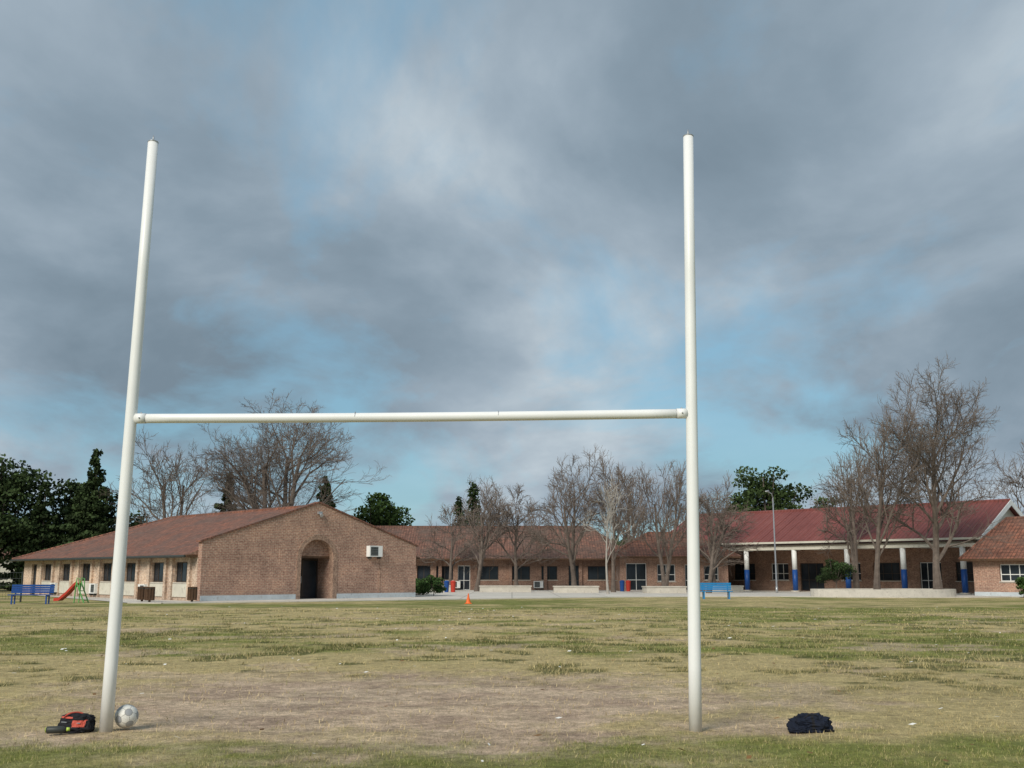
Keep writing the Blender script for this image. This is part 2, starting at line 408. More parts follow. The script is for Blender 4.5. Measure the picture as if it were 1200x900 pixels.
for t in (1.06,5.5,10.0,14.6,19.1,23.7,27.6):
    mb.tube([(0,t,1.75),(0,t,3.32)],[.2,.2],'white',16); mb.tube([(0,t,0),(0,t,1.75)],[.21,.21],'blue',16)
    mb.box(-.3,.3,t-.3,t+.3,0,.12,'conc')
mb.obj('portico_columns',gym,True)
mb=MB(); mb.box(-.2,.2,-.1,GL+.1,3.32,3.56,'cream')
for t in np.arange(.5,GL,2.3): mb.box(.2,4.18,t,t+.15,3.34,3.54,'white')
mb.box(.2,4.19,.31,GL-.31,3.66,3.72,'cream'); mb.obj('portico_beam',gym)

# ------------------------------------------------------------ small brick annex on the right
anx=empty('brick_annex',(30.35,70.7,0),CA-math.pi/2)
mb=MB(); ops=[(1.7,3.5,.95,2.05),(4.6,6.4,.95,2.05),(8,9,.02,2.1)]
wall(mb,(0,0,0),X,Y,13,2.4,.3,ops,'brick'); wall(mb,(0,7.5,0),-Y,X,7.2,2.4,.3,[(2,3.4,.95,2.05)],'brick'); wall(mb,(0.3,7.5,0),X,-Y,12.4,2.4,.3,[],'brick'); wall(mb,(13,.3,0),Y,-X,7,2.4,.3,[],'brick')
mb.obj('walls',anx)
mb=MB()
for q in ops: window(mb,(0,0,0),X,Y,q,'white',2,q[2]>.5,rail=True)
window(mb,(0,7.5,0),-Y,X,(2,3.4,.95,2.05),'white',1); mb.box(.0,7.9,-.03,-.001,0,.28,'plinth'); mb.obj('windows_and_doors',anx)
mb=MB(); hiproof(mb,-.6,13.6,-.6,8.1,2.4,5.15,'x',1.5,4.3,'tile'); mb.obj('tiled_roof',anx)
dh=empty('distant_house',(-60,118,0),.2)
mb=MB(); wall(mb,(0,0,0),X,Y,11,3.2,.3,[(2,3.5,1,2.2),(6,7.5,1,2.2)],'cream'); wall(mb,(11,.3,0),Y,-X,7,3.2,.3,[],'cream'); mb.obj('walls',dh)
mb=MB(); window(mb,(0,0,0),X,Y,(2,3.5,1,2.2)); window(mb,(0,0,0),X,Y,(6,7.5,1,2.2)); mb.obj('windows',dh)
mb=MB(); hiproof(mb,-.5,11.5,-.5,8,3.2,5.4,'x',3,3,'tile2'); mb.obj('roof',dh)

# ------------------------------------------------------------ ground
def _h(xi,yi,seed):
    h=(xi.astype(np.int64)*374761393+yi.astype(np.int64)*668265263+seed*974711)&0xffffffff
    h=((h^(h>>13))*1274126177)&0xffffffff
    return ((h^(h>>16))&0xffffff)/float(0xffffff)
def vn(x,y,seed=0):
    xi=np.floor(x);yi=np.floor(y);fx=x-xi;fy=y-yi; fx=fx*fx*(3-2*fx);fy=fy*fy*(3-2*fy)
    a=_h(xi,yi,seed);b=_h(xi+1,yi,seed);c=_h(xi,yi+1,seed);d=_h(xi+1,yi+1,seed)
    return (a*(1-fx)+b*fx)*(1-fy)+(c*(1-fx)+d*fx)*fy
def fbm(x,y,seed=0,o=4):
    s=0;a=.5;t=0
    for k in range(o): s=s+a*vn(x,y,seed+k*17); t+=a; x=x*2.03+5.1;y=y*2.03+1.7;a*=.55
    return s/t
def ss(a,b,x): t=np.clip((x-a)/(b-a),0,1); return t*t*(3-2*t)
def field(x,y):
    n1=fbm(x*.7,y*.7,3,6)-.5; n2=fbm(x*3.1,y*3.1,5,4)-.5
    dx=(x+1.2)/4.7; dy=(y-12.7)/3.4
    r=(np.abs(dx)**2.2+np.abs(dy)**2.2)**(1/2.2)
    r2=np.sqrt(((x-2.3)/1.6)**2+((y-10.8)/.8)**2)
    bare=np.maximum(ss(1.25,.55,r+n1*1.0+n2*.7), .8*ss(1.3,.5,r2+n1*1.2+n2*.8))
    sp=ss(.60,.70,fbm(x*.55,y*.75,71,5)+n2*.12)*ss(11,13,y)*ss(60,25,y)*.6
    bare=np.maximum(bare,sp)
    r3=np.sqrt(((x+.5)/9.5)**2+((y-14.0)/7.0)**2)
    dry=ss(1.3,.5,r3+n1*.8)
    g=fbm(x*.10,y*.20,11,4)*.6+fbm(x*.7,y*.9,12,5)*.65-.10
    g=g+.10*ss(10.5,9.3,y+n1*1.2)-.30*dry*ss(9.0,10.6,y+n1)
    gm=ss(.38,.66,g)
    straw=np.array([.46,.365,.18]); green=np.array([.20,.21,.060]); dark=np.array([.10,.105,.035]); dirt=np.array([.57,.43,.30]); dirt2=np.array([.46,.335,.24])
    c=straw*(1-gm[:,None])+green*gm[:,None]
    tn=fbm(x*1.5,y*1.5,21,4)+.14*(fbm(x*.22,y*.22,22,2)-.5)
    win=ss(12.5,15,y)*ss(80,20,y)*.92+.08
    tf=ss(.565,.625,tn)*win*(1-.8*bare)
    c=c*(1-.85*tf[:,None])+dark*.85*tf[:,None]
    dd=ss(.35,.65,fbm(x*1.6,y*2.2,31,5))[:,None]
    dc=dirt*(1-dd)+dirt2*dd
    ln=ss(.55,.66,fbm(x*.35,y*3.2,33,3))[:,None]; dc=dc*(1-.15*ln)
    c=c*(1-bare[:,None])+dc*bare[:,None]
    m=.70+.6*fbm(x*5,y*5,41,4); c=c*m[:,None]
    return c,bare,tf,gm
xs=np.concatenate([[-900,-400,-150,-80],np.arange(-48,-14,.4),np.arange(-14,14,.1),np.arange(14,48,.4),[80,150,400,900]])
ys=np.concatenate([[-200,-40,-8,2],np.arange(6.5,24,.1),np.arange(24,74,.25),[80,90,110,150,250,500,1000]])
gx,gy=np.meshgrid(xs,ys); fx=gx.ravel(); fy=gy.ravel()
col,bare,tf,gm=field(fx,fy)
fz=.02*(fbm(fx*.8,fy*.8,51,3)-.5)*((fy>6)&(fy<45)) -.025*bare
fz=np.minimum(fz,0.0)-.002
far=(fy>90)|(np.abs(fx)>60); col[far]=np.array([.16,.17,.07])
nx=len(xs); ny=len(ys); idx=np.arange(nx*ny).reshape(ny,nx)
q=np.stack([idx[:-1,:-1],idx[:-1,1:],idx[1:,1:],idx[1:,:-1]],-1).reshape(-1,4)
def npmesh(name,V,F,colv,mat,k):
    me=bpy.data.meshes.new(name); me.vertices.add(len(V)); me.vertices.foreach_set('co',V.astype(np.float32).ravel())
    me.loops.add(F.size); me.loops.foreach_set('vertex_index',F.astype(np.int32).ravel())
    me.polygons.add(len(F)); me.polygons.foreach_set('loop_start',np.arange(0,F.size,k,dtype=np.int32)); me.polygons.foreach_set('loop_total',np.full(len(F),k,dtype=np.int32))
    me.update(calc_edges=True)
    if colv is not None:
        ca=me.color_attributes.new('Col','FLOAT_COLOR','POINT')
        ca.data.foreach_set('color',np.concatenate([colv,np.ones((len(V),1))],1).astype(np.float32).ravel())
    for m_ in (mat if isinstance(mat,list) else [mat]): me.materials.append(m_)
    o=bpy.data.objects.new(name,me); sc.collection.objects.link(o); return o
gmat=attrmat('field_ground',.95,[(9,.62,1.35),(55,.5,1.5)],bumps=30)
npmesh('ground',np.stack([fx,fy,fz],1),q,col,gmat,4)

rg=np.random.default_rng(5)
def blades(y0,y1,dens,h,w,keep_bare=.05):
    area=.66*(y1**2-y0**2); n=int(area*dens)
    yy=np.sqrt(rg.uniform(y0**2,y1**2,n)); xx=rg.uniform(-.66,.66,n)*yy
    c,b,t,g=field(xx,yy)
    cl=ss(.40,.62,fbm(xx*5,yy*5,61,3))
    p=np.clip((1-b)**2*(.10+.45*g+.7*t)*(.25+1.1*cl)+keep_bare*.5,0,1)
    k=rg.random(n)<p; xx=xx[k];yy=yy[k];c=c[k];t=t[k];g=g[k]; n=len(xx)
    hh=h*rg.uniform(.4,1.15,n)*(1+1.0*t); a=rg.uniform(0,math.pi*2,n); ww=w*rg.uniform(.6,1.3,n)
    lx=rg.normal(0,.7,n)*hh; ly=rg.normal(0,.7,n)*hh
    ca,sa=np.cos(a)*ww,np.sin(a)*ww
    z0=np.full(n,-.02)
    V=np.stack([np.stack([xx-ca,yy-sa,z0],1),np.stack([xx+ca,yy+sa,z0],1),np.stack([xx+lx,yy+ly,hh],1)],1).reshape(-1,3)
    s=rg.random(n)
    gr=np.array([.20,.23,.06]); st=np.array([.55,.45,.23]); dk=np.array([.09,.11,.03])
    pg=np.clip(g*.62+.1,0,1); isg=(s<pg)[:,None]
    cc=np.where(isg,gr*(1-t[:,None]*.6)+dk*t[:,None]*.6,st)*rg.uniform(.6,1.4,n)[:,None]
    cc=.6*cc+.4*c
    C=np.repeat(cc,3,0); return V,C
Vs=[];Cs=[]
for a in ((7.2,11,3800,.028,.0035),(11,17,1300,.030,.005),(17,28,420,.035,.009),(28,46,110,.04,.016)):
    v,c=blades(*a); Vs.append(v);Cs.append(c)
V=np.concatenate(Vs);C=np.concatenate(Cs)
npmesh('grass',V,np.arange(len(V)).reshape(-1,3),C,attrmat('grass_blades',.8),3)
n=420; yy=rg.uniform(8.5,48,n); xx=rg.uniform(-.6,.6,n)*yy; Vl=[];Cl=[]
for i in range(n):
    s=rg.uniform(.015,.04)*(1+yy[i]*.02); a=rg.uniform(0,6.28); d=np.array([math.cos(a),math.sin(a),0])*s; e=np.array([-math.sin(a),math.cos(a),0])*s*.6
    p=np.array([xx[i],yy[i],.028]); up=np.array([0,0,rg.uniform(0,.02)])
    Vl+=[p-d,p-e,p+d+up,p+e+up]
    c=[(.30,.17,.07),(.22,.12,.05),(.8,.78,.72)][int(rg.integers(0,3)) if i%4 else 2]; Cl+=[c]*4
npmesh('fallen_leaves',np.array(Vl),np.arange(4*n).reshape(-1,4),np.array(Cl),attrmat('dry_leaf',.8),4)

edge=[(-19,53.6),(-17.2,53.2),(-11.5,56.0),(-5,60),(1,63.5),(6,66.5),(12,68.2),(17,68.5),(20,66.5),(24,65.4),(28,66),(31,67),(38.5,59.5),(48,59)]
mb=MB(); mb.poly([(x,y,.02) for x,y in edge]+[(60,59,.02),(60,125,.02),(-50,125,.02),(-36,78,.02)],'pave'); mb.obj('pavement')
mb=MB()
for (a,b) in zip(edge[:-1],edge[1:]):
    a=Vector((*a,0));b=Vector((*b,0)); d=(b-a).normalized(); n_=Vector((d.y,-d.x,0))
    p=[a,b,b+n_*.15,a+n_*.15]; mb.slab([(v.x,v.y) for v in p][::-1],-.05,.045,'conc')
mb.obj('pavement_kerb')

pl=empty('tree_planter',(23.8,69.2,0))
mb=MB(); n=40; ax,ay=4.6,2.6
for k in range(n):
    t0=2*math.pi*k/n;t1=2*math.pi*(k+1)/n
    P=lambda t,s,z:((ax+s)*math.cos(t),(ay+s)*math.sin(t),z)
    mb.poly([P(t0,0,0),P(t1,0,0),P(t1,0,.48),P(t0,0,.48)],'conc'); mb.poly([P(t0,0,.48),P(t1,0,.48),P(t1,-.3,.48),P(t0,-.3,.48)],'conc'); mb.poly([P(t0,-.3,.48),P(t1,-.3,.48),P(t1,-.3,.3),P(t0,-.3,.3)],'conc')
M['soil']=plain('soil',(.14,.10,.07),.95,.3,2)
mb.poly([(4.4*math.cos(2*math.pi*k/n),2.4*math.sin(2*math.pi*k/n),.38) for k in range(n)],'soil'); mb.obj('ring_wall',pl)
for (x,y,l,a) in ((-2.5,84,4,.05),(3.2,82,3.4,0),(10,80,3,.1),(-7.5,86,2.6,0),(15.5,84,2.6,.1)):
    o=empty('low_seat_wall',(x,y,.02),a); mb=MB(); mb.box(0,l,0,1.5,0,.42,'conc'); mb.box(-.05,l+.05,-.05,1.55,.42,.5,'conc'); mb.obj('seat',o)

# ------------------------------------------------------------ trees
def bare_tree(name,x,y,h,w,r0,seed,forks=1,kids=(7,6,5,5),mat='bark',z=0,clear=.28,tw=.011,up=.05):
    rnd=random.Random(seed); segs=[]
    def rv(): return Vector((rnd.gauss(0,1),rnd.gauss(0,1),rnd.gauss(0,1)))
    nl=len(kids)
    def br(p,d,Ln,r,lev):
        n=(6,6,4,3,2,2)[min(lev,5)]; pts=[p.copy()];rr=[r]
        end=.38 if lev==0 else .3
        for i in range(n):
            d=(d+rv()*(.07 if lev==0 else .17)+Vector((0,0,up if lev else .05))).normalized(); p=p+d*(Ln/n); pts.append(p.copy()); rr.append(r*(1-(1-end)*(i+1)/n))
        segs.append((pts,rr,lev))
        if lev>=nl: return
        k=kids[lev]; k=max(2,int(k+rnd.uniform(-1.2,1.4)))
        ph=rnd.uniform(0,6.28); c0=clear if lev==0 else .2
        for c in range(k):
            t=min(.98,c0+(1-c0)*((c+rnd.random()*.8)/k))
            f=t*n; i=min(int(f),n-1); q=pts[i].lerp(pts[i+1],f-i); dd=(pts[i+1]-pts[i]).normalized()
            ph+=2.4+rnd.uniform(-.5,.5); a=Vector((math.cos(ph),math.sin(ph),0)); s=(a-dd*a.dot(dd)); s=s.normalized() if s.length>.1 else rv().normalized()
            ang=rnd.uniform(.55,1.0) if lev==0 else rnd.uniform(.45,.95)
            nd=dd*math.cos(ang)+s*math.sin(ang)
            rad=(rr[i]*(1-(f-i))+rr[i+1]*(f-i))
            br(q,nd,Ln*rnd.uniform(.48,.70)*(1.2-.5*t if lev==0 else 1.1-.35*t),rad*rnd.uniform(.45,.65),lev+1)
    for k in range(forks):
        a=rnd.uniform(0,6.28)/(forks)+k*6.28/forks; tilt=0.03 if forks==1 else rnd.uniform(.18,.38)
        br(Vector((0,0,0)),Vector((math.cos(a)*tilt,math.sin(a)*tilt,1)).normalized(),rnd.uniform(.85,1),r0,0)
    P=[p for s in segs for p in s[0]]; zs_=sorted(p.z for p in P); zm=zs_[int(len(zs_)*.996)]; rad=sorted(math.hypot(p.x,p.y) for p in P)[int(len(P)*.97)]
    kz=h/zm; kx=(w/2)/rad
    mb=MB()
    for j,(pts,rr,lev) in enumerate(segs):
        mn=(.02,.02,.018,.014,tw,tw*.85)[min(lev,5)]
        pp=[(p.x*kx,p.y*kx,p.z*kz) for p in pts]; r_=[max(mn,v) for v in rr]
        if lev==0: r_[0]*=1.35
        if lev>=3: r_[-1]*=.6
        mb.tube(pp,r_,mat,8 if lev==0 else (6 if lev==1 else (4 if lev==2 else 3)),False)
    return mb.obj(name,loc=(x,y,z))
def BT(x,y,h,w,r,seed,**k): return bare_tree('bare_tree',x,y,h,w,r,seed,**k)
BT(-21.6,97,17.6,16.5,.36,61,forks=4,kids=(7,6,5,5,2),clear=.28,up=.05,tw=.013)
BT(-29.5,93,13.2,10.5,.26,12,forks=2,kids=(7,6,5,5),tw=.016)
BT(-2.9,88,8.6,6.6,.17,13,forks=2,kids=(7,6,5,4),tw=.014)
BT(.4,90,8.8,6.4,.17,14,kids=(10,7,6,5),tw=.014)
BT(5.0,86,11.5,8.4,.2,15,forks=2,kids=(8,6,6,5),tw=.013)
BT(7.9,84,10.6,6.0,.16,52,kids=(11,7,6,5),tw=.013)
BT(6.9,77.5,8.4,4.2,.085,16,kids=(8,5,4,3),mat='bark_w',tw=.009)
BT(11.9,84,10.3,6.8,.18,17,forks=2,kids=(8,6,6,4),tw=.013)
BT(14.6,80,7.8,8.0,.17,18,forks=2,kids=(8,6,6,4),up=-.01,tw=.013)
BT(-5.2,92,7.4,6,.15,19,kids=(9,6,5,4),tw=.014)
BT(16.6,88,9.4,5,.15,53,kids=(9,6,5,4),tw=.014)
BT(23.7,70.0,11.8,7.6,.19,20,kids=(12,8,6,6),z=.3,clear=.2,tw=.010)
BT(27.4,69.3,14.6,9.4,.25,21,forks=1,kids=(13,8,6,6,2),z=.3,clear=.18,tw=.009)
BT(25.6,80,10.6,7,.18,22,forks=2,kids=(8,6,6,4),tw=.012)
BT(40.5,84,13.2,8,.22,23,kids=(11,7,6,5),tw=.012)
BT(-1.5,118,12,10,.25,24,forks=2,kids=(8,6,5,4),tw=.018)
BT(13,116,13,9,.25,25,forks=2,kids=(8,6,5,4),tw=.018)

leafmat=attrmat('evergreen_foliage',.8)
def evergreen(name,x,y,h,w,seed,kind='round',dens=1.0,tone=(.045,.07,.022),leaf=.24,low=.62,span=.33):
    r=np.random.default_rng(seed); rnd=random.Random(seed)
    mb=MB(); mb.tube([(0,0,0),(.1,0,h*.4),(0,.1,h*.85)],[h*.022,h*.016,h*.004],'bark',7)
    cl=[]
    if kind=='cone':
        L_=int(h*2.4)
        for k in range(L_):
            z=h*(.06+.92*k/L_); rad=(w/2)*(1-k/L_)**.95*(1 if k%2 else .78)+.08
            m=max(4,int(rad*8))
            for j in range(m):
                a=rnd.uniform(0,6.28); q=rad*rnd.uniform(.2,1.05)
                cl.append((q*math.cos(a),q*math.sin(a),z-q*.18,max(.2,rad*.28),max(.2,h*.025)))
    elif kind=='column':
        for k in range(int(h*7)):
            z=h*rnd.uniform(.04,.97); rad=(w/2)*min(1,(1.0-z/h)*2.4+.12)*.85; a=rnd.uniform(0,6.28); q=rad*rnd.uniform(.1,.9)
            cl.append((q*math.cos(a),q*math.sin(a),z,w*.16,w*.3))
    else:
        nb=int(34*dens)
        for k in range(nb):
            a=rnd.uniform(0,6.28); e=rnd.uniform(-.75,1.0); q=rnd.uniform(.35,.95)
            px_=math.cos(a)*math.cos(e*1.4)*w/2*q; py_=math.sin(a)*math.cos(e*1.4)*w/2*q; pz=h*(low+span*math.sin(e*1.5)*q)
            s=rnd.uniform(.11,.19)*w; cl.append((px_,py_,pz-s*.3,s,s*.6))
            if k%3==0: mb.tube([(0,0,h*.3),(px_*.5,py_*.5,h*.45),(px_,py_,pz)],[h*.01,h*.007,.03],'bark',4)
    trunk=mb
    Vv=[];Cc=[]
    for (cx_,cy_,cz,sr,sz) in cl:
        m=int(max(26,min(700,9*sr*sr/(leaf*leaf)+25)))
        d=r.normal(size=(m,3)); d/=np.linalg.norm(d,axis=1)[:,None]; q=r.uniform(.5,1.1,m)[:,None]
        p=d*q*np.array([sr,sr,sz])+np.array([cx_,cy_,cz])
        u=r.normal(size=(m,3)); u/=np.linalg.norm(u,axis=1)[:,None]; v=np.cross(u,r.normal(size=(m,3))); v/=np.linalg.norm(v,axis=1)[:,None]
        s=leaf*r.uniform(.5,1.2,m)[:,None]*.5
        Vv.append(np.stack([p-u*s-v*s*.4,p+u*s*.3-v*s,p+u*s,p+v*s*.7],1).reshape(-1,3))
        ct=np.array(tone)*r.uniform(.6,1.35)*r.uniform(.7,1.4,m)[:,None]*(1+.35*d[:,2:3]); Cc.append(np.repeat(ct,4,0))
    Vv=np.concatenate(Vv);Cc=np.concatenate(Cc)
    o=npmesh(name,Vv,np.arange(len(Vv)).reshape(-1,4),Cc,leafmat,4); 
    o.location=(x,y,0); trunk.obj('trunk',o); return o
DK=(.032,.05,.018)
evergreen('pine_tree',-44.5,92,13.4,11,31,dens=1.8,leaf=.34,low=.52,span=.42,tone=DK)
evergreen('pine_tree',-39.6,97,11.2,8,32,dens=1.5,leaf=.34,low=.5,span=.42,tone=DK)
evergreen('pine_tree',-49,85,9.8,9,44,dens=1.6,leaf=.34,low=.5,span=.42,tone=DK)
evergreen('pine_tree',-34.6,99,7.6,7,54,dens=1.4,leaf=.32,low=.48,span=.42,tone=DK)
evergreen('fir_tree',-36.6,93,12.6,7.4,33,'cone',leaf=.3,tone=DK)
evergreen('fir_tree',-40.5,92,9.6,6.4,34,'cone',leaf=.3,tone=DK)
evergreen('fir_tree',-27.8,104,11.4,6.2,35,'cone',leaf=.32,tone=DK)
evergreen('fir_tree',-18.3,104,11.2,6.6,36,'cone',leaf=.32)
evergreen('evergreen_tree',-13.8,106,10.0,7.5,37,dens=1.4,tone=(.05,.085,.022),leaf=.32)
evergreen('evergreen_tree',-21,108,9.0,6.5,38,dens=1.3,leaf=.32)
evergreen('cypress_tree',-4.0,110,10.8,2.6,39,'column',leaf=.3,tone=DK)
evergreen('cypress_tree',-5.4,109,9.2,2.2,46,'column',leaf=.3,tone=DK)
evergreen('evergreen_tree',26.6,112,13.6,9.6,40,dens=1.7,leaf=.34,tone=(.04,.062,.02))
evergreen('evergreen_tree',34.2,115,10.8,4.5,41,dens=1.2,leaf=.3)
evergreen('shrub',23.8,79.2,2.7,2.6,42,dens=1.2,tone=(.03,.05,.018),leaf=.14)
evergreen('shrub',31.4,66.2,1.5,1.2,45,dens=1,tone=(.06,.11,.03),leaf=.12,low=.5,span=.4)
evergreen('shrub',-5.2,71.5,1.5,1.8,47,dens=1.2,tone=(.045,.085,.025),leaf=.12,low=.5,span=.4)
evergreen('shrub',-6.6,74,1.3,2.6,48,dens=1.2,tone=(.045,.085,.025),leaf=.12,low=.5,span=.4)
r=np.random.default_rng(9); Vv=[];Cc=[]
for k in range(320):
    a=r.uniform(-.85,.85); D=r.uniform(150,215); cx_=D*math.sin(a); cy_=D*math.cos(a); s=r.uniform(3,6.5); hz=r.uniform(2,4.4)
    m=170; d=r.normal(size=(m,3)); d/=np.linalg.norm(d,axis=1)[:,None]; p=d*r.uniform(.5,1.05,m)[:,None]*np.array([s,s,hz])+np.array([cx_,cy_,hz*.95])
    u=r.normal(size=(m,3)); u/=np.linalg.norm(u,axis=1)[:,None]; v=np.cross(u,r.normal(size=(m,3))); v/=np.linalg.norm(v,axis=1)[:,None]
    ls=r.uniform(.3,.8,m)[:,None]
    Vv.append(np.stack([p-u*ls,p-v*ls,p+u*ls,p+v*ls],1).reshape(-1,3)); ct=np.array([.06,.07,.035])*r.uniform(.6,1.4)*r.uniform(.7,1.3,m)[:,None]; Cc.append(np.repeat(ct,4,0))
Vv=np.concatenate(Vv);npmesh('distant_trees',Vv,np.arange(len(Vv)).reshape(-1,4),np.concatenate(Cc),leafmat,4)

# ------------------------------------------------------------ rugby goal
CAMZ=1.46; p_=R(10.15); F=1240.
def at(px,py,D):
    u=(px-600)/F; v=(450-py)/F; dy=math.cos(p_)-v*math.sin(p_); dz=math.sin(p_)+v*math.cos(p_); t=D/dy
    return Vector((u*t,D,CAMZ+dz*t))
D0=10.45
goal=empty('rugby_goal_posts',(0,0,0))
Lb=at(124,856,D0); Lt=at(179.5,167,D0); Rb=at(815,856,D0); Rt=at(806.5,160,D0); Lb.z=-.03;Rb.z=-.03
def lerpz(a,b,z): t=(z-a.z)/(b.z-a.z); return a.lerp(b,t)
for nm,b,t in (('left_upright',Lb,Lt),('right_upright',Rb,Rt)):
    mb=MB(); zs=[b.z,.6,1.5,2.5,3.5,4.5,t.z]
    mb.tube([lerpz(b,t,z) for z in zs],[.062,.061,.060,.058,.056,.054,.052],'post',28)
    mb.tube([t,t+Vector((0,0,.012))],[.056,.05],'metal',20); mb.tube([t+Vector((0,0,.01)),t+Vector((0,0,.075))],[.012,.006],'metal',6)
    o=mb.obj(nm,goal,True)
cl=lerpz(Lb,Lt,at(155,490.5,D0).z); cr=lerpz(Rb,Rt,at(806,484.5,D0).z)
dd=(cr-cl).normalized()
mb=MB(); n=14
pts=[cl+dd*.045+(cr-cl-dd*.09)*(k/n)-Vector((0,0,.012*math.sin(math.pi*k/n))) for k in range(n+1)]
mb.tube(pts,[.047]*(n+1),'post',24); mb.obj('crossbar',goal,True)
mb=MB()
for c,s_ in ((cl,1),(cr,-1)):
    mb.tube([c+dd*s_*.05,c+dd*s_*.15],[.051,.051],'post',20); mb.tube([c+dd*s_*.152,c+dd*s_*.156],[.049,.049],'metal',20)
    mb.tube([c+dd*s_*.1+Vector((0,0,.05)),c+dd*s_*.1+Vector((0,0,.062))],[.008,.008],'metal',6)
    mb.tube([c+dd*s_*.1+Vector((0,-.05,0)),c+dd*s_*.1+Vector((0,-.058,0))],[.008,.008],'metal',6)
for k in (.40,.655): 
    q=cl+(cr-cl)*k; mb.tube([q-dd*.003,q+dd*.003],[.0478,.0478],'metal',20)
mb.obj('brackets',goal,True)

# ------------------------------------------------------------ football
import bmesh, itertools
ph=(1+5**.5)/2; ico=[Vector(v).normalized() for v in [(0,a,b*ph) for a in(-1,1) for b in(-1,1)]+[(a,b*ph,0) for a in(-1,1) for b in(-1,1)]+[(b*ph,0,a) for a in(-1,1) for b in(-1,1)]]
fc=[]
for a,b,c in itertools.combinations(ico,3):
    if (a-b).length<1.1 and (b-c).length<1.1 and (a-c).length<1.1: fc.append((a+b+c).normalized())
bm=bmesh.new(); bmesh.ops.create_icosphere(bm,subdivisions=6,radius=.11)
bw=plain('ball_white',(.74,.73,.68),.5,.1,30,dirt=(.5,.45,.36)); bk=plain('ball_grey',(.34,.35,.36),.5); bs=plain('ball_seam',(.2,.19,.17),.7)
for f in bm.faces:
    d=f.calc_center_median().normalized(); a=max(d.dot(v) for v in ico)
    c=sorted((d.dot(v) for v in fc),reverse=True)
    m_=0
    if a>math.cos(.30): m_=1
    elif a>math.cos(.335) or c[0]-c[1]<.012: m_=2
    f.material_index=m_; f.smooth=True
me=bpy.data.meshes.new('football'); bm.to_mesh(me); bm.free(); me.materials.append(bw);me.materials.append(bk);me.materials.append(bs)
bp=at(144,840,10.5); o=bpy.data.objects.new('soccer_ball',me); sc.collection.objects.link(o); o.location=(bp.x,10.6,.105); o.rotation_euler=(.5,.4,.3)

# ------------------------------------------------------------ bags
from mathutils import noise as mn
def blob(name,sx,sy,sz,seed,mats,fn,parent,amp=.18):
    bm=bmesh.new(); bmesh.ops.create_icosphere(bm,subdivisions=6,radius=1)
    for v in bm.verts:
        d=v.co.copy(); n_=mn.fractal(d*1.6+Vector((seed,0,0)),.9,2,4)*amp+abs(mn.noise(d*5+Vector((seed,3,0))))*amp*.45
        q=Vector((math.copysign(abs(d.x)**.75,d.x),math.copysign(abs(d.y)**.8,d.y),math.copysign(abs(d.z)**.85,d.z)))*(1+n_)
        z=q.z*sz; 
        if z<-sz*.55: z=-sz*.55
        v.co=Vector((q.x*sx,q.y*sy,z+sz*.55))
    for f in bm.faces: f.smooth=True; c=f.calc_center_median(); f.material_index=fn(c)
    me=bpy.data.meshes.new(name); bm.to_mesh(me); bm.free()
    for m_ in mats: me.materials.append(M[m_])
    o=bpy.data.objects.new(name,me); sc.collection.objects.link(o); o.parent=parent; return o
b1=at(82,852,10.3)
bag=empty('sports_bag',(b1.x,10.45,-.01),-.2)
blob('body',.17,.11,.105,2.3,['black','coral'],lambda c:1 if (.02<c.x<.14 and .05<c.z<.11) or (-.13<c.x<.02 and .125<c.z<.14) else 0,bag)
mb=MB(); pts=[(-.12+.24*k/12,-.03-.05*math.sin(k*.5),.10+.075*math.sin(math.pi*k/12)) for k in range(13)]
mb.tube(pts,[.008]*13,'coral',6); pts=[(.02+.12*math.cos(t),-.12+.05*math.sin(t),.012) for t in [k*.5 for k in range(12)]]; mb.tube(pts,[.008]*12,'black',6)
mb.tube([(-.1,-.09,.09),(.1,-.1,.085)],[.006,.006],'metal',5); mb.obj('straps',bag,True)
b2=at(64,850,10.2); bot=empty('water_bottle',(b2.x,10.25,.03),.3)
mb=MB(); mb.tube([(-.09,0,0),(-.08,0,0),(.05,0,0),(.075,0,0),(.085,0,0)],[.02,.033,.033,.022,.014],'darkmetal',16); M['lime']=plain('lime_plastic',(.45,.6,.1),.4); mb.tube([(.086,0,0),(.115,0,0)],[.018,.016],'lime',12); mb.tube([(-.092,0,0),(-.096,0,0)],[.026,.024],'lime',12); mb.obj('bottle',bot,True)
b3=at(949,853,10.45)
jk=empty('navy_backpack',(b3.x,b3.y,-.01),.1)
blob('body',.165,.12,.095,7.7,['navy','black'],lambda c:1 if -.02<c.x<.005 else 0,jk,.34)
blob('side_pocket',.10,.08,.045,4.1,['navy'],lambda c:0,jk,.25).location=(-.12,-.05,0)
mb=MB(); mb.tube([(-.08,-.06,.12),(-.03,-.07,.155),(.04,-.06,.15),(.08,-.04,.12)],[.009]*4,'black',6); mb.tube([(.1,-.1,.03),(.17,-.14,.014),(.2,-.08,.012),(.16,-.02,.03)],[.009]*4,'black',6); mb.obj('straps',jk,True)
px,D,h=549,53,.5
c=empty('traffic_cone',((px-600)*D/1260,D,0)); mb=MB(); mb.box(-.17,.17,-.17,.17,0,.03,'orange'); mb.tube([(0,0,.03),(0,0,h*.45)],[.125,.075],'orange',16); mb.tube([(0,0,h*.45),(0,0,h*.65)],[.075,.052],'orange',16); mb.tube([(0,0,h*.65),(0,0,h)],[.052,.02],'orange',16); mb.obj('cone',c)

